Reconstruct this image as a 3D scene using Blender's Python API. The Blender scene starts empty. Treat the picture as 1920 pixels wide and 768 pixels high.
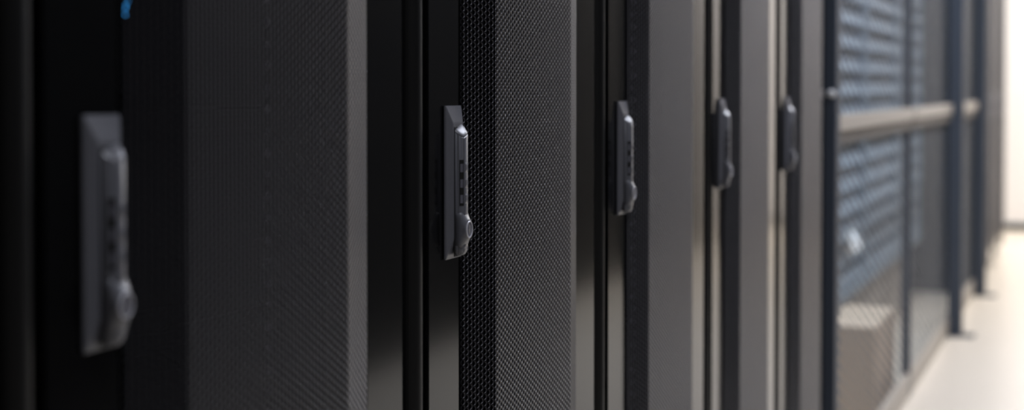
import bpy, bmesh, math
import numpy as np
from mathutils import Vector, Matrix

# ------------------------------------------------------------------ camera, world, lights, exposure
scene = bpy.context.scene
COL = scene.collection
D = 0.615            # camera's distance from the front plane of the rack row (x = 0)
CAM_H = 1.05
F_PX = 3000.0
YAW = math.degrees(math.atan(1112.0 / F_PX))
PITCH = 1.46
cam_data = bpy.data.cameras.new('camera')
cam = bpy.data.objects.new('camera', cam_data)
COL.objects.link(cam)
cam.location = (D, 0.0, CAM_H)
cam.rotation_euler = (math.radians(90 - PITCH), 0, math.radians(YAW))
cam_data.sensor_width = 36.0
cam_data.sensor_fit = 'HORIZONTAL'
cam_data.lens = F_PX / 1920.0 * 36.0
cam_data.shift_y = -(218.0 - F_PX * math.tan(math.radians(PITCH))) / 1920.0
cam_data.clip_start = 0.02
cam_data.dof.use_dof = True
cam_data.dof.focus_distance = 1.71
cam_data.dof.aperture_fstop = 3.3
scene.camera = cam

world = bpy.data.worlds.new('world')
scene.world = world
world.use_nodes = True
world.node_tree.nodes['Background'].inputs[0].default_value = (0.6, 0.7, 0.9, 1)
world.node_tree.nodes['Background'].inputs[1].default_value = 0.0

def ceiling_lamp(y, x, watts, sx=0.3, sy=1.2, col=(0.93, 0.96, 1.0), z=2.78):
    l = bpy.data.lights.new('ceiling_light', 'AREA')
    l.shape = 'RECTANGLE'
    l.size = sx
    l.size_y = sy
    l.energy = watts
    l.color = col
    o = bpy.data.objects.new('ceiling_light', l)
    COL.objects.link(o)
    o.location = (x, y, z)
    return o
ceiling_lamp(-1.6, 0.95, 3)
ceiling_lamp(0.95, 0.95, 17, sy=0.6, col=(0.86, 0.89, 1.0))
ceiling_lamp(3.6, 0.95, 44, col=(0.82, 0.86, 1.0))
ceiling_lamp(6.0, 0.95, 62, col=(0.84, 0.88, 1.0))
ceiling_lamp(8.4, 0.95, 50, col=(1.0, 0.965, 0.945))
ceiling_lamp(11.0, 0.95, 98, sx=0.6, sy=1.2, col=(1.0, 0.965, 0.945))
ceiling_lamp(5.6, -0.16, 48, sx=0.12, sy=2.6, col=(0.72, 0.86, 1.0), z=2.7)   # tube inside the cage

scene.view_settings.view_transform = 'Standard'
scene.view_settings.look = 'None'
scene.view_settings.gamma = 1.0
scene.view_settings.use_curve_mapping = False
scene.view_settings.exposure = 0.0

# ------------------------------------------------------------------ materials
def mat(name, col, rough=0.5, metal=0.0, spec=0.5, noise=0.0, scale=60.0, bump=0.0, bscale=900.0, emit=None, estr=0.0):
    m = bpy.data.materials.new(name)
    m.use_nodes = True
    nt = m.node_tree
    b = nt.nodes['Principled BSDF']
    b.inputs['Base Color'].default_value = (*col, 1)
    b.inputs['Roughness'].default_value = rough
    b.inputs['Metallic'].default_value = metal
    b.inputs['Specular IOR Level'].default_value = spec
    tc = nt.nodes.new('ShaderNodeTexCoord')
    if noise > 0:
        n = nt.nodes.new('ShaderNodeTexNoise')
        n.inputs['Scale'].default_value = scale
        n.inputs['Detail'].default_value = 4
        nt.links.new(tc.outputs['Object'], n.inputs['Vector'])
        r = nt.nodes.new('ShaderNodeValToRGB')
        r.color_ramp.elements[0].color = (*[c * (1 - noise) for c in col], 1)
        r.color_ramp.elements[1].color = (*[min(1, c * (1 + noise)) for c in col], 1)
        nt.links.new(n.outputs['Fac'], r.inputs['Fac'])
        nt.links.new(r.outputs['Color'], b.inputs['Base Color'])
    if bump > 0:
        n2 = nt.nodes.new('ShaderNodeTexNoise')
        n2.inputs['Scale'].default_value = bscale
        nt.links.new(tc.outputs['Object'], n2.inputs['Vector'])
        bp = nt.nodes.new('ShaderNodeBump')
        bp.inputs['Strength'].default_value = bump
        bp.inputs['Distance'].default_value = 0.0005
        nt.links.new(n2.outputs['Fac'], bp.inputs['Height'])
        nt.links.new(bp.outputs['Normal'], b.inputs['Normal'])
    if emit:
        b.inputs['Emission Color'].default_value = (*emit, 1)
        b.inputs['Emission Strength'].default_value = estr
    return m

M = {
    'coat': mat('black_powder_coat', (0.003, 0.003, 0.0032), 0.12, spec=0.3),
    'perf': mat('perforated_black_steel', (0.007, 0.0066, 0.009), 0.30, spec=0.25),
    'cut': mat('punched_edge_lightened', (0.10, 0.098, 0.108), 0.29, spec=0.7),  # hole walls given a lighter colour for the light they catch
    'bar': mat('satin_black_bar', (0.006, 0.006, 0.006), 0.45, spec=0.4),
    'bolt': mat('bright_bolt_head', (0.8, 0.8, 0.8), 0.3),
    'inner': mat('matt_black_interior', (0.004, 0.004, 0.0045), 0.8, spec=0.05),
    'handle': mat('charcoal_handle_plastic', (0.125, 0.127, 0.143), 0.33, noise=0.1, scale=300),
    'handle_dark': mat('slot_shade_black', (0.004, 0.004, 0.004), 0.6),  # near-black that paints the shade of slot and lever channel
    'dial': mat('black_dial', (0.15, 0.15, 0.18), 0.35),
    'chrome': mat('bright_nickel', (0.75, 0.75, 0.78), 0.2, metal=1.0),
    'ring': mat('satin_nickel_ring', (0.6, 0.6, 0.64), 0.35, metal=0.3),
    'zinc': mat('zinc_steel', (0.5, 0.5, 0.5), 0.35, metal=1.0),
    'post': mat('navy_grey_paint', (0.05, 0.06, 0.078), 0.5, spec=0.25),
    'wire': mat('blue_grey_expanded_metal', (0.055, 0.068, 0.088), 0.42, spec=0.3),
    'beige': mat('beige_enamel', (0.36, 0.32, 0.275), 0.45, noise=0.04),
    'channel': mat('dull_brown_steel', (0.10, 0.088, 0.078), 0.6),
    'louvre': mat('pale_blue_grey_enamel', (0.24, 0.33, 0.415), 0.5),
    'louvre_gap': mat('slate_blue_enamel', (0.18, 0.235, 0.29), 0.6),
    'card': mat('brown_cardboard', (0.66, 0.52, 0.39), 0.85, noise=0.08, scale=40),
    'tape': mat('pale_packing_tape', (0.6, 0.5, 0.36), 0.35),
    'white': mat('white_paint', (0.83, 0.805, 0.785), 0.6, noise=0.015, scale=8),
    'spot_white': mat('glowing_white', (0.85, 0.87, 0.9), 0.4, emit=(0.85, 0.92, 1.0), estr=0.5),
    'floor': mat('cream_floor_vinyl', (0.81, 0.725, 0.61), 0.28, noise=0.03, scale=3),
    'charcoal': mat('charcoal_wall_paint', (0.009, 0.009, 0.01), 0.8, spec=0.2),
    'skirting': mat('dark_green_grey_skirting', (0.012, 0.02, 0.022), 0.5),
    'ceil': mat('white_ceiling_tile', (0.75, 0.75, 0.74), 0.8, noise=0.03, scale=30),
    'led': mat('blue_led', (0.02, 0.1, 0.3), 0.4, emit=(0.05, 0.40, 1.0), estr=1.3),
}

# ------------------------------------------------------------------ helpers
def link_mesh(name, me, material, parent=None, loc=(0, 0, 0)):
    o = bpy.data.objects.new(name, me)
    COL.objects.link(o)
    if material is not None and not me.materials:
        me.materials.append(M[material])
    o.location = loc
    if parent is not None:
        o.parent = parent
    return o

def bm_obj(name, bm, material, parent=None, smooth=False, loc=(0, 0, 0)):
    bmesh.ops.recalc_face_normals(bm, faces=bm.faces[:])
    me = bpy.data.meshes.new(name)
    bm.to_mesh(me)
    bm.free()
    if smooth:
        me.polygons.foreach_set('use_smooth', [True] * len(me.polygons))
    return link_mesh(name, me, material, parent, loc)

def add_box(bm, x0, x1, y0, y1, z0, z1, bevel=0.0, seg=2):
    g = bmesh.ops.create_cube(bm, size=1.0)
    vs = g['verts']
    for v in vs:
        v.co = Vector(((x0 + x1) / 2 + v.co.x * (x1 - x0), (y0 + y1) / 2 + v.co.y * (y1 - y0), (z0 + z1) / 2 + v.co.z * (z1 - z0)))
    if bevel > 0:
        es = list({e for v in vs for e in v.link_edges})
        bmesh.ops.bevel(bm, geom=es, offset=bevel, segments=seg, affect='EDGES', profile=0.5)

def box(name, x0, x1, y0, y1, z0, z1, material, parent=None, bevel=0.0):
    bm = bmesh.new()
    add_box(bm, x0, x1, y0, y1, z0, z1, bevel)
    return bm_obj(name, bm, material, parent)

def add_cyl(bm, c, axis, r, length, seg=24, r2=None):
    """cylinder starting at c, running along axis"""
    a = Vector(axis).normalized()
    rot = Vector((0, 0, 1)).rotation_difference(a).to_matrix().to_4x4()
    mtx = Matrix.Translation(Vector(c) + a * length / 2) @ rot
    bmesh.ops.create_cone(bm, cap_ends=True, segments=seg, radius1=r, radius2=r if r2 is None else r2, depth=length, matrix=mtx)

def loft(bm, rings, cap=True):
    vr = [[bm.verts.new(p) for p in r] for r in rings]
    n = len(rings[0])
    for a, b in zip(vr[:-1], vr[1:]):
        for i in range(n):
            bm.faces.new((a[i], a[(i + 1) % n], b[(i + 1) % n], b[i]))
    if cap:
        bm.faces.new(vr[0])
        bm.faces.new(vr[-1])

def thing(name, label, cat, loc=(0, 0, 0), group=None):
    o = bpy.data.objects.new(name, None)
    COL.objects.link(o)
    o.empty_display_size = 0.1
    o.location = loc
    tag(o, label, cat, group)
    return o

def tag(o, label=None, cat=None, group=None, kind=None):
    if label: o['label'] = label
    if cat: o['category'] = cat
    if group: o['group'] = group
    if kind: o['kind'] = kind
    return o

def structure(o):
    o['kind'] = 'structure'
    return o

def np_mesh(name, verts, quads):
    me = bpy.data.meshes.new(name)
    nv, nq = len(verts), len(quads)
    me.vertices.add(nv)
    me.vertices.foreach_set('co', np.ascontiguousarray(verts, dtype=np.float32).ravel())
    me.loops.add(nq * 4)
    me.loops.foreach_set('vertex_index', np.ascontiguousarray(quads, dtype=np.int32).ravel())
    me.polygons.add(nq)
    me.polygons.foreach_set('loop_start', np.arange(0, nq * 4, 4, dtype=np.int32))
    me.update(calc_edges=True)
    me.validate()
    return me

# ------------------------------------------------------------------ the room
Y_FAR = 12.45
structure(box('floor', -2.2, 2.1, -3.0, Y_FAR + 0.1, -0.1, 0.0, 'floor'))
structure(box('ceiling', -2.2, 2.1, -3.0, Y_FAR + 0.1, 2.8, 2.9, 'ceil'))
structure(box('wall_far', -2.2, 2.1, Y_FAR, Y_FAR + 0.1, 0.0, 2.8, 'white'))
structure(box('baseboard_far', -2.1, 1.9, Y_FAR - 0.018, Y_FAR - 0.0005, 0.0, 0.05, 'skirting', bevel=0.003))
structure(box('wall_left', -2.2, -2.1, -2.9, Y_FAR - 0.001, 0.0, 2.8, 'white'))
structure(box('wall_near', -2.2, 2.1, -3.0, -2.9, 0.0, 2.8, 'charcoal'))
structure(box('unseen_dark_wall', 1.9, 2.0, -2.9, 10.8, 0.0, 2.8, 'charcoal'))  # unseen wall, its dark length set to darken the door reflections
structure(box('unseen_white_wall', 1.9, 2.0, 10.8, Y_FAR - 0.001, 0.0, 2.8, 'white'))  # unseen white stretch added to brighten the farther door reflections

# ------------------------------------------------------------------ perforated sheet of a rack door (shared by all racks)
RACK_H = 2.05
SHEET_Z0, SHEET_Z1 = 0.16, 1.96
def door_profile():
    """(arc length, t along the row, h out of the door plane) of the bowed sheet, folds softened"""
    pts = np.array([(0.079, -0.0004), (0.135, 0.018), (0.387, 0.018), (0.463, -0.0004)])
    out = []
    for a, b in zip(pts[:-1], pts[1:]):
        out.append(a + (b - a) * np.linspace(0, 1, 200, endpoint=False)[:, None])
    line = np.vstack(out + [pts[-1:]])
    # equal arc steps, then a moving average rounds the folds
    seg = np.r_[0, np.cumsum(np.hypot(*np.diff(line, axis=0).T))]
    s = np.linspace(0, seg[-1], 1200)
    line = np.c_[np.interp(s, seg, line[:, 0]), np.interp(s, seg, line[:, 1])]
    k = 17
    pad = np.vstack([line[:1]] * (k // 2) + [line] + [line[-1:]] * (k // 2))
    sm = np.c_[np.convolve(pad[:, 0], np.ones(k) / k, 'valid'), np.convolve(pad[:, 1], np.ones(k) / k, 'valid')]
    sm[:8] = line[:8]
    sm[-8:] = line[-8:]
    return s, sm

def perforated_sheet():
    s, prof = door_profile()
    p = 0.0067                      # hole pitch up the column
    cw = p * math.sqrt(3) / 2       # column spacing
    R = p / math.sqrt(3)            # hexagon corner radius
    rh = 0.00282                    # hole radius
    th = 0.0013                     # sheet thickness
    ncol = int((s[-1] - R) / cw)
    nrow = int((SHEET_Z1 - SHEET_Z0) / p)
    u0 = (s[-1] - (ncol - 1) * cw) / 2
    ci, ri = np.meshgrid(np.arange(ncol), np.arange(nrow), indexing='ij')
    cu = (u0 + ci * cw).ravel()
    cz = (SHEET_Z0 + (ri + 0.5 * (ci % 2)) * p).ravel()
    ang = np.arange(12) * math.pi / 6
    rad = np.where(np.arange(12) % 2 == 0, R, p / 2)
    ou = rad * np.cos(ang)
    oz = rad * np.sin(ang)
    iu = rh * np.cos(ang)
    iz = rh * np.sin(ang)
    n = len(cu)
    U = np.concatenate([cu[:, None] + ou, cu[:, None] + iu, cu[:, None] + iu], axis=1)
    Z = np.concatenate([cz[:, None] + oz, cz[:, None] + iz, cz[:, None] + iz], axis=1)
    dep = np.concatenate([np.zeros((n, 24)), np.full((n, 12), th)], axis=1)
    T = np.interp(U, s, prof[:, 0])
    Hh = np.interp(U, s, prof[:, 1])
    dT = np.gradient(prof[:, 0], s)
    dH = np.gradient(prof[:, 1], s)
    nt = np.interp(U, s, -dH)
    nh = np.interp(U, s, dT)
    Y = T - nt * dep
    X = Hh - nh * dep
    verts = np.stack([X, Y, Z], axis=-1).reshape(-1, 3)
    base = (np.arange(n) * 36)[:, None, None]
    k = np.arange(12)
    k2 = (k + 1) % 12
    front = np.stack([k, k2, 12 + k2, 12 + k], axis=1)
    wall = np.stack([12 + k, 12 + k2, 24 + k2, 24 + k], axis=1)
    q = np.concatenate([front, wall])[None] + base
    me = np_mesh('perforated_panel', verts, q.reshape(-1, 4))
    me.materials.append(M['perf'])
    me.materials.append(M['cut'])
    me.polygons.foreach_set('use_smooth', np.tile(np.r_[np.zeros(12), np.ones(12)], n).astype(bool))
    me.polygons.foreach_set('material_index', np.tile(np.r_[np.zeros(12), np.ones(12)], n).astype(np.int32))
    return me

# ------------------------------------------------------------------ one server rack, with its parts
def build_handle(parent):
    """swing handle with combination dials; local x out of the door, y along the row, z up"""
    HY, HZ = 0.037, 0.9565
    bm = bmesh.new()
    w, h0, h1 = 0.041, -0.0768, 0.0765
    def rect(x, iy0, iy1, iz0, iz1):
        return [(x, iy0, h0 + iz0), (x, w - iy1, h0 + iz0), (x, w - iy1, h1 - iz1), (x, iy0, h1 - iz1)]
    loft(bm, [rect(0.0, 0, 0, 0, 0), rect(0.0022, 0, 0, 0, 0), rect(0.0066, 0.009, 0.006, 0.020, 0.017)])
    bmesh.ops.bevel(bm, geom=bm.edges[:], offset=0.0006, segments=2, affect='EDGES')
    plate = bm_obj('swing_handle', bm, 'handle', parent, loc=(0, HY, HZ))
    tag(plate, 'charcoal swing handle with combination dials and key lock')
    cy = 0.0225
    # lever
    bm = bmesh.new()
    sec = [(-0.0098, 0.0050), (-0.0098, 0.0100), (-0.0055, 0.0150), (0.0055, 0.0150), (0.0098, 0.0100), (0.0098, 0.0050)]
    def ring(z, sy, sx):
        return [(0.005 + (x - 0.005) * sx, cy + y * sy, z) for y, x in sec]
    top = [(x, cy + y, 0.0550 - 1.0 * (x - 0.0065) + 0.3 * y) for y, x in sec]
    loft(bm, [ring(-0.0735, 0.72, 0.72), ring(-0.0715, 0.9, 0.86), ring(-0.066, 1, 1), top])
    bmesh.ops.bevel(bm, geom=bm.edges[:], offset=0.0011, segments=3, affect='EDGES')
    # rounded tip: the slanted cut swells into a low dome
    nv = Vector((1.0, -0.3, 1.0)).normalized()
    P = [Vector(p) for p in top]
    P = [P[i].lerp(P[(i + 1) % 6], f) for i in range(6) for f in (0, 0.25, 0.5, 0.75)]
    cen = sum(P, Vector()) / len(P)
    P = [cen + (p - cen) * 0.99 for p in P]
    P = [(P[i - 1] + P[i] * 2 + P[(i + 1) % len(P)]) / 4 for i in range(len(P))]
    rings = [[p - nv * 0.004 for p in P]]
    for a in (0, 12, 25, 40, 55, 70, 82):
        a = math.radians(a)
        rings.append([cen + (p - cen) * math.cos(a) ** 0.7 + nv * (0.0016 * math.sin(a) - 0.0006) for p in P])
    nf = len(bm.faces)
    loft(bm, rings)
    bm.faces.ensure_lookup_table()
    for f in bm.faces[nf:]:
        f.smooth = True
    lever = bm_obj('lever', bm, 'handle', plate)
    # black strip painting the shade of a channel around the lever
    bm = bmesh.new()
    add_box(bm, 0.0060, 0.0070, cy - 0.0112, cy + 0.0112, -0.0745, 0.0555, 0.0003)
    bm_obj('lever_channel_shade', bm, 'handle_dark', plate)
    # bevelled side: black plate painting the slot's shade, dials, number windows in front
    e0 = Vector((0.0100, cy - 0.0098, 0)); e1 = Vector((0.0150, cy - 0.0055, 0))
    d = (e1 - e0).normalized()
    nrm = Vector((d.y, -d.x, 0))
    mid = (e0 + e1) / 2 + d * 0.0006
    bm = bmesh.new()
    a = mid - d * 0.0024 + nrm * 0.0002
    b = mid + d * 0.0024 + nrm * 0.0002
    loft(bm, [[(p.x - nrm.x * t_, p.y - nrm.y * t_, z_) for p, z_ in ((a, -0.0235), (b, -0.0235), (b, 0.0225), (a, 0.0225))] for t_ in (0, 0.001)])
    bm_obj('dial_slot_shade', bm, 'handle_dark', plate)
    for z in (0.0143, -0.0012, -0.0167):
        bm = bmesh.new()
        n = 11
        cc = mid - nrm * 0.0033
        r1 = []
        for kk in range(n * 2):
            r = 0.0043 if kk % 2 == 0 else 0.0036
            an = math.pi * kk / n
            r1.append((cc.x + r * math.cos(an), cc.y + r * math.sin(an)))
        loft(bm, [[(px, py, z - 0.0042) for px, py in r1], [(px, py, z + 0.0042) for px, py in r1]])
        bm_obj('dial', bm, 'dial', plate)
        bm = bmesh.new()
        loft(bm, [[(0.0147, cy - 0.0042, z - 0.0052), (0.0147, cy + 0.0042, z - 0.0052), (0.0147, cy + 0.0042, z + 0.0052), (0.0147, cy - 0.0042, z + 0.0052)],
                  [(0.0160, cy - 0.003, z - 0.0028), (0.0160, cy + 0.003, z - 0.0028), (0.0160, cy + 0.003, z + 0.0042), (0.0160, cy - 0.003, z + 0.0042)]])
        bmesh.ops.bevel(bm, geom=bm.edges[:], offset=0.0006, segments=2, affect='EDGES')
        bm_obj('number_window', bm, 'handle', plate)
    # lock housing: long base that draws in to a round nose
    zc = -0.0475
    bm = bmesh.new()
    rings = []
    N = 40
    for x, ry, rz, ex in ((0.0066, 0.0108, 0.0180, 6), (0.0128, 0.0108, 0.0180, 6), (0.0140, 0.0106, 0.0165, 4), (0.0155, 0.0104, 0.0138, 2.8), (0.0170, 0.0102, 0.0112, 2.2), (0.0178, 0.0100, 0.0102, 2.0), (0.0181, 0.0096, 0.0097, 2.0)):
        r = []
        for kk in range(N):
            an = 2 * math.pi * kk / N
            c, s_ = math.cos(an), math.sin(an)
            r.append((x, cy + ry * math.copysign(abs(c) ** (2 / ex), c), zc + rz * math.copysign(abs(s_) ** (2 / ex), s_)))
        rings.append(r)
    loft(bm, rings)
    bm_obj('lock_housing', bm, 'handle', plate, smooth=True)
    bm = bmesh.new()
    loft(bm, [[(x, cy + r * math.cos(2 * math.pi * k / 32), zc + r * math.sin(2 * math.pi * k / 32)) for k in range(32)]
              for x, r in ((0.0176, 0.0086), (0.0188, 0.0086), (0.0191, 0.0083), (0.0191, 0.0075), (0.0180, 0.0073))], cap=False)
    bm_obj('lock_ring', bm, 'ring', plate)
    bm = bmesh.new()
    add_cyl(bm, (0.0172, cy, zc), (1, 0, 0), 0.0073, 0.0011, 32)
    bm_obj('key_cylinder', bm, 'dial', plate)
    bm = bmesh.new()
    add_box(bm, 0.0182, 0.0187, cy - 0.0008, cy + 0.0008, zc - 0.0045, zc + 0.0045)
    bm_obj('keyhole', bm, 'zinc', plate)
    return plate

def build_rack(label):
    r = thing('server_rack', label, 'server rack', group='black server racks in the row')
    box('side_panel', -1.0, -0.031, -0.030, -0.022, 0.05, RACK_H, 'inner', r, 0.001)
    box('side_panel', -1.0, -0.031, 0.562, 0.570, 0.05, RACK_H, 'inner', r, 0.001)
    box('top_panel', -1.0, -0.031, -0.030, 0.570, RACK_H, RACK_H + 0.01, 'coat', r, 0.001)
    box('back_panel', -1.01, -1.0, -0.030, 0.570, 0.05, RACK_H + 0.01, 'inner', r, 0.001)
    box('plinth', -0.99, -0.030, -0.028, 0.568, 0.0, 0.05, 'coat', r, 0.002)
    bm = bmesh.new()
    for y0, y1, z0, z1 in ((-0.030, 0.045, 0.05, RACK_H), (0.495, 0.570, 0.05, RACK_H), (0.045, 0.495, 0.05, 0.12), (0.045, 0.495, RACK_H - 0.06, RACK_H)):
        add_box(bm, -0.060, -0.0305, y0, y1, z0, z1, 0.001)
    bm_obj('front_frame', bm, 'coat', r)
    # rounded corner bar beside the door
    bm = bmesh.new()
    prof = [(-0.0305, -0.0295)] + [(-0.014 + 0.0130 * math.sin(a), -0.0165 - 0.0130 * math.cos(a)) for a in np.linspace(0, math.pi, 17)] + [(-0.0305, -0.0035)]
    loft(bm, [[(x, y, z) for x, y in prof] for z in (0.055, RACK_H - 0.005)])
    bm_obj('corner_bar', bm, 'bar', r, smooth=False)
    # mounting rails with their rows of square holes
    for y0 in (0.055, 0.448):
        bm = bmesh.new()
        z = 0.14
        for i in range(116):
            za, zb = z + i * 0.01588, z + (i + 1) * 0.01588
            yc = y0 + 0.011
            a, b, c, d_ = yc - 0.0046, yc + 0.0046, za + 0.0034, zb - 0.0034
            o = [(-0.10, y0, za), (-0.10, y0 + 0.022, za), (-0.10, y0 + 0.022, zb), (-0.10, y0, zb)]
            q = [(-0.10, a, c), (-0.10, b, c), (-0.10, b, d_), (-0.10, a, d_)]
            vo = [bm.verts.new(v) for v in o]
            vi = [bm.verts.new(v) for v in q]
            for k in range(4):
                bm.faces.new((vo[k], vo[(k + 1) % 4], vi[(k + 1) % 4], vi[k]))
        ys = y0 if y0 < 0.2 else y0 + 0.022
        add_box(bm, -0.16, -0.1003, ys - 0.0012, ys + 0.0012, 0.14, 0.14 + 116 * 0.01588)
        bm_obj('mounting_rail', bm, 'coat', r)
    bm = bmesh.new()
    for i in range(90):
        add_cyl(bm, (-0.0998, 0.459, 0.16 + i * 0.0198), (1, 0, 0), 0.0028 if i % 2 else 0.0036, 0.0025, 8)
    tag(bm_obj('rail_screw', bm, 'dial', r), 'column of small bright screw heads behind the door', kind='stuff')
    # black panels added between the rails to keep the bays dark
    me = None
    for i in range(10):
        z = 0.145 + i * 0.1778
        if me is None:
            bm = bmesh.new()
            add_box(bm, -0.108, -0.096, 0.079, 0.446, 0.0, 0.1765, 0.0012)
            add_box(bm, -0.096, -0.0925, 0.10, 0.425, 0.012, 0.018, 0.0006)
            add_box(bm, -0.096, -0.0925, 0.10, 0.425, 0.158, 0.164, 0.0006)
            me = bm_obj('dark_backing_panel', bm, 'inner', r, loc=(0, 0, z)).data
        else:
            link_mesh('dark_backing_panel', me, None, r, (0, 0, z))
    # door: flat stiles and rails, bowed perforated sheet between
    bm = bmesh.new()
    for y0, y1, z0, z1 in ((0.0, 0.0795, 0.07, RACK_H - 0.01), (0.4615, 0.540, 0.07, RACK_H - 0.01)):
        add_box(bm, -0.026, -0.0008, y0, y1, z0, z1, 0.0018, 3)
    for z0, z1 in ((0.07, SHEET_Z0), (SHEET_Z1, RACK_H - 0.01)):
        s, prof = door_profile()
        pr = [tuple(prof[i]) for i in range(0, len(prof), 25)] + [tuple(prof[-1])]
        ring = [(h - 0.0006, t) for t, h in pr] + [(-0.02, pr[-1][0]), (-0.02, pr[0][0])]
        loft(bm, [[(x, y, z) for x, y in ring] for z in (z0, z1)])
    door = bm_obj('door', bm, 'coat', r)
    tag(door, 'black door frame with flat side stiles')
    ps = link_mesh('perforated_panel', perforated_sheet(), 'perf', door)
    tag(ps, 'bowed black sheet punched with staggered round holes')
    for z in (0.45, 1.65):
        bm = bmesh.new()
        add_cyl(bm, (-0.012, 0.546, z), (0, 0, 1), 0.005, 0.07, 16)
        bm_obj('hinge', bm, 'coat', door)
    build_handle(r)
    return r

def copy_tree(o, parent=None):
    c = o.copy()
    COL.objects.link(c)
    c.parent = parent
    for ch in list(o.children):
        copy_tree(ch, c)
    return c

Y1 = 1.427
rack_labels = [
    ('black server rack cut off by the left edge of the picture, nearest the camera', Y1 - 1.2),
    ('black server rack with the large blurred handle at the left, dim in the foreground', Y1 - 0.6),
    ('black server rack with the sharp in-focus handle and crisp perforated door', Y1),
    ('black server rack just beyond the one whose handle is in focus', Y1 + 0.6),
    ('black server rack, second beyond the one whose handle is in focus', Y1 + 1.2),
    ('black server rack standing right against the mesh cage on its near side', Y1 + 1.8),
    ('far server rack just past the mesh cage, first after its last post', 8.51),
    ('far server rack past the cage, second after its last post', 9.11),
    ('far server rack past the cage, second from the bright end wall', 9.71),
    ('far server rack at the very end of the row, nearest the bright wall', 10.31),
]
rack0 = None
for lab, y in rack_labels:
    if rack0 is None:
        rack0 = build_rack(lab)
        rk = rack0
    else:
        rk = copy_tree(rack0)
        rk['label'] = lab
    rk.location = (0, y, 0)
    if 'large blurred handle' in lab:
        bm = bmesh.new()
        pth = [(-0.016, 0.1125 + k * 0.0008 + k * k * 0.0005, 1.100 + k * 0.009) for k in range(6)]
        loft(bm, [[(x + 0.0012 * math.cos(a), y_ + 0.0012 * math.sin(a), z) for a in np.linspace(0, 2 * math.pi, 8, endpoint=False)] for x, y_, z in pth])
        tag(bm_obj('status_light', bm, 'led', rk), 'thin curved blue light glowing behind the door')

# ------------------------------------------------------------------ the mesh cage after the racks
cage = thing('mesh_cage', 'dark security cage front of expanded metal mesh with posts and beige rail', 'cage', (0, 3.85, 0))
CY0 = 3.85
def cage_box(name, x0, x1, y0, y1, z0, z1, m, bevel=0.002):
    return box(name, x0, x1, y0 - CY0, y1 - CY0, z0, z1, m, cage, bevel)
CAGE_H = 2.35
cage_box('post', -0.05, 0.022, 3.80, 3.86, 0.0, CAGE_H, 'post', 0.004)
cage_box('post', -0.03, 0.0, 5.54, 5.585, 0.0, CAGE_H, 'post', 0.004)
cage_box('post', -0.005, 0.055, 6.99, 7.05, 0.0, CAGE_H, 'post', 0.004)
cage_box('post', -0.005, 0.055, 8.40, 8.46, 0.0, CAGE_H, 'post', 0.004)
for y in (7.02, 8.43):
    cage_box('foot_plate', -0.03, 0.105, y - 0.05, y + 0.05, 0.0, 0.006, 'post', 0.001)
def expanded(y0, y1, z0, z1, W=0.100, S=0.034, w=0.0052, th=0.0016):
    ni = int(round((y1 - y0) / (W / 2)))
    nj = int(round((z1 - z0) / (S / 2)))
    dy, dz = (y1 - y0) / ni, (z1 - z0) / nj
    A, B = [], []
    I, J = np.meshgrid(np.arange(ni), np.arange(nj + 1), indexing='ij')
    I, J = I.ravel(), J.ravel()
    ok = (I + J) % 2 == 0
    I, J = I[ok], J[ok]
    for sgn in (1, -1):
        m = (J + sgn >= 0) & (J + sgn <= nj)
        A.append(np.c_[I[m] * dy, J[m] * dz])
        B.append(np.c_[(I[m] + 1) * dy, (J[m] + sgn) * dz])
    A, B = np.vstack(A), np.vstack(B)
    d = (B - A) / np.linalg.norm(B - A, axis=1)[:, None]
    n = np.c_[-d[:, 1], d[:, 0]]
    n *= np.sign(n[:, 1:2])
    vs = []
    for P in (A, B):
        for a, x in ((w / 2, 0.0008 + th / 2), (w / 2, 0.0008 - th / 2), (-w / 2, -0.0008 - th / 2), (-w / 2, -0.0008 + th / 2)):
            q = P + n * a
            vs.append(np.c_[np.full(len(P), x), y0 + q[:, 0] - CY0, z0 + q[:, 1]])
    V = np.stack(vs, axis=1).reshape(-1, 3)
    k = np.arange(4)
    f = np.stack([k, (k + 1) % 4, 4 + (k + 1) % 4, 4 + k], axis=1)
    F = (f[None] + (np.arange(len(A)) * 8)[:, None, None]).reshape(-1, 4)
    return np_mesh('mesh_panel', V, F)
for y0, y1 in ((3.86, 5.54), (5.585, 6.99), (7.05, 8.40)):
    o = link_mesh('mesh_panel', expanded(y0, y1, 0.09, CAGE_H - 0.05), 'wire', cage, (-0.012, 0, 0))
    cage_box('rail', -0.009, 0.012, y0, y1, 0.945, 0.985, 'beige', 0.003)
    cage_box('rail_channel', -0.009, 0.004, y0, y1, 0.912, 0.9445, 'channel', 0.001)
    cage_box('kick_board', -0.02, 0.0, y0, y1, 0.0, 0.085, 'beige', 0.003)
    cage_box('top_rail', -0.03, 0.0, y0, y1, CAGE_H - 0.05, CAGE_H, 'post', 0.003)
for z in (1.038, 1.75):
    bm = bmesh.new()
    bmesh.ops.create_uvsphere(bm, u_segments=20, v_segments=10, radius=0.010)
    for v in bm.verts:
        v.co.y = min(v.co.y, 0) * 0.6
    bmesh.ops.translate(bm, verts=bm.verts[:], vec=(0.010, 3.80 - CY0, z))
    bm_obj('bolt', bm, 'bolt', cage, smooth=True)

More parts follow.
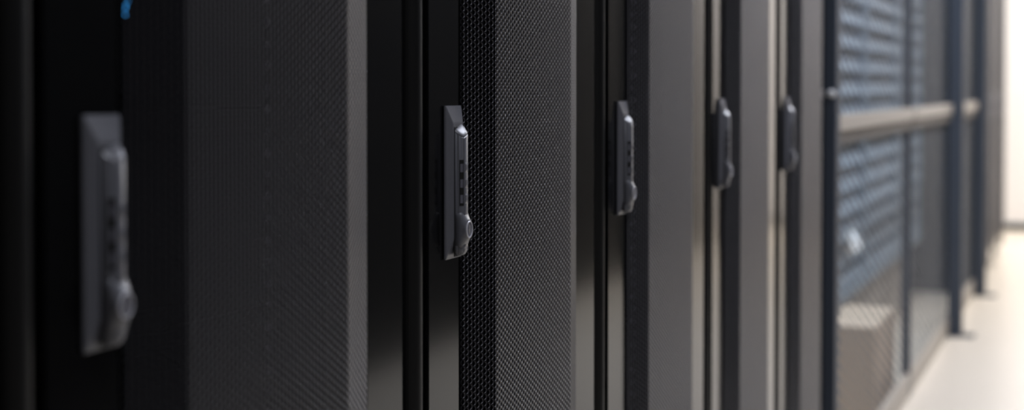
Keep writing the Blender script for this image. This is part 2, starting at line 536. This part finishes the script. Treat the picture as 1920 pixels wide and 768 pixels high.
# ------------------------------------------------------------------ what stands inside the cage
def louvred_cabinet(y, label, x=-0.24, w=0.98):
    c = thing('louvred_cabinet', label, 'cabinet', (x, y, 0), 'louvred cabinets inside the cage')
    box('body', -0.5, -0.03, 0, w, 0.30, 2.2, 'louvre_gap', c, 0.004)
    box('plinth', -0.48, -0.05, 0.02, w - 0.02, 0.0, 0.30, 'beige', c, 0.002)
    bm = bmesh.new()
    for y0, y1, z0, z1 in ((0, 0.03, 0.30, 2.2), (w - 0.03, w, 0.30, 2.2), (0.03, w - 0.03, 0.30, 0.34), (0.03, w - 0.03, 2.16, 2.2)):
        add_box(bm, -0.03, 0.0, y0, y1, z0, z1, 0.001)
    bm_obj('frame', bm, 'louvre', c)
    bm = bmesh.new()
    prof = [(-0.028, 0.048), (-0.010, 0.040), (0.004, 0.008), (0.004, 0.004), (-0.012, 0.004), (-0.028, 0.040)]
    loft(bm, [[(x_, yy, zz) for x_, zz in prof] for yy in (0.032, w - 0.032)])
    me = bm_obj('slat', bm, 'louvre', c, loc=(0, 0, 0.345)).data
    for i in range(1, 21):
        link_mesh('slat', me, None, c, (0, 0, 0.345 + i * 0.085))
    return c
louvred_cabinet(4.2, 'pale blue-grey louvred cabinet behind the first cage panel, nearest the racks')
louvred_cabinet(5.2, 'pale blue-grey louvred cabinet behind the cage, second from the racks')
louvred_cabinet(6.2, 'pale blue-grey louvred cabinet behind the cage, third from the racks')
louvred_cabinet(7.2, 'pale blue-grey louvred cabinet behind the cage, farthest from the near racks')

def carton(y, x, w, d, h, label):
    c = thing('cardboard_box', label, 'box', (x, y, 0))
    box('carton', -d / 2, d / 2, -w / 2, w / 2, 0, h, 'card', c, 0.004)
    box('tape', -d / 2 - 0.001, d / 2 + 0.001, -0.03, 0.03, h - 0.09, h + 0.001, 'tape', c)
carton(5.35, -0.14, 0.50, 0.17, 0.30, 'brown cardboard box on the floor behind the cage mesh')

spot = thing('white_spot', 'small round white lamp glowing behind the cage mesh', 'spot', (-0.2355, 5.72, 0.507))  # white dome of unknown kind, its brightness put in by emission
bm = bmesh.new()
add_cyl(bm, (0, 0, 0), (1, 0, 0), 0.042, 0.016, 32)
bm_obj('base', bm, 'white', spot)
bm = bmesh.new()
bmesh.ops.create_uvsphere(bm, u_segments=24, v_segments=12, radius=0.036)
for v in bm.verts:
    v.co.x = max(v.co.x, 0) * 0.9 + 0.016
bm_obj('dome', bm, 'spot_white', spot, smooth=True)
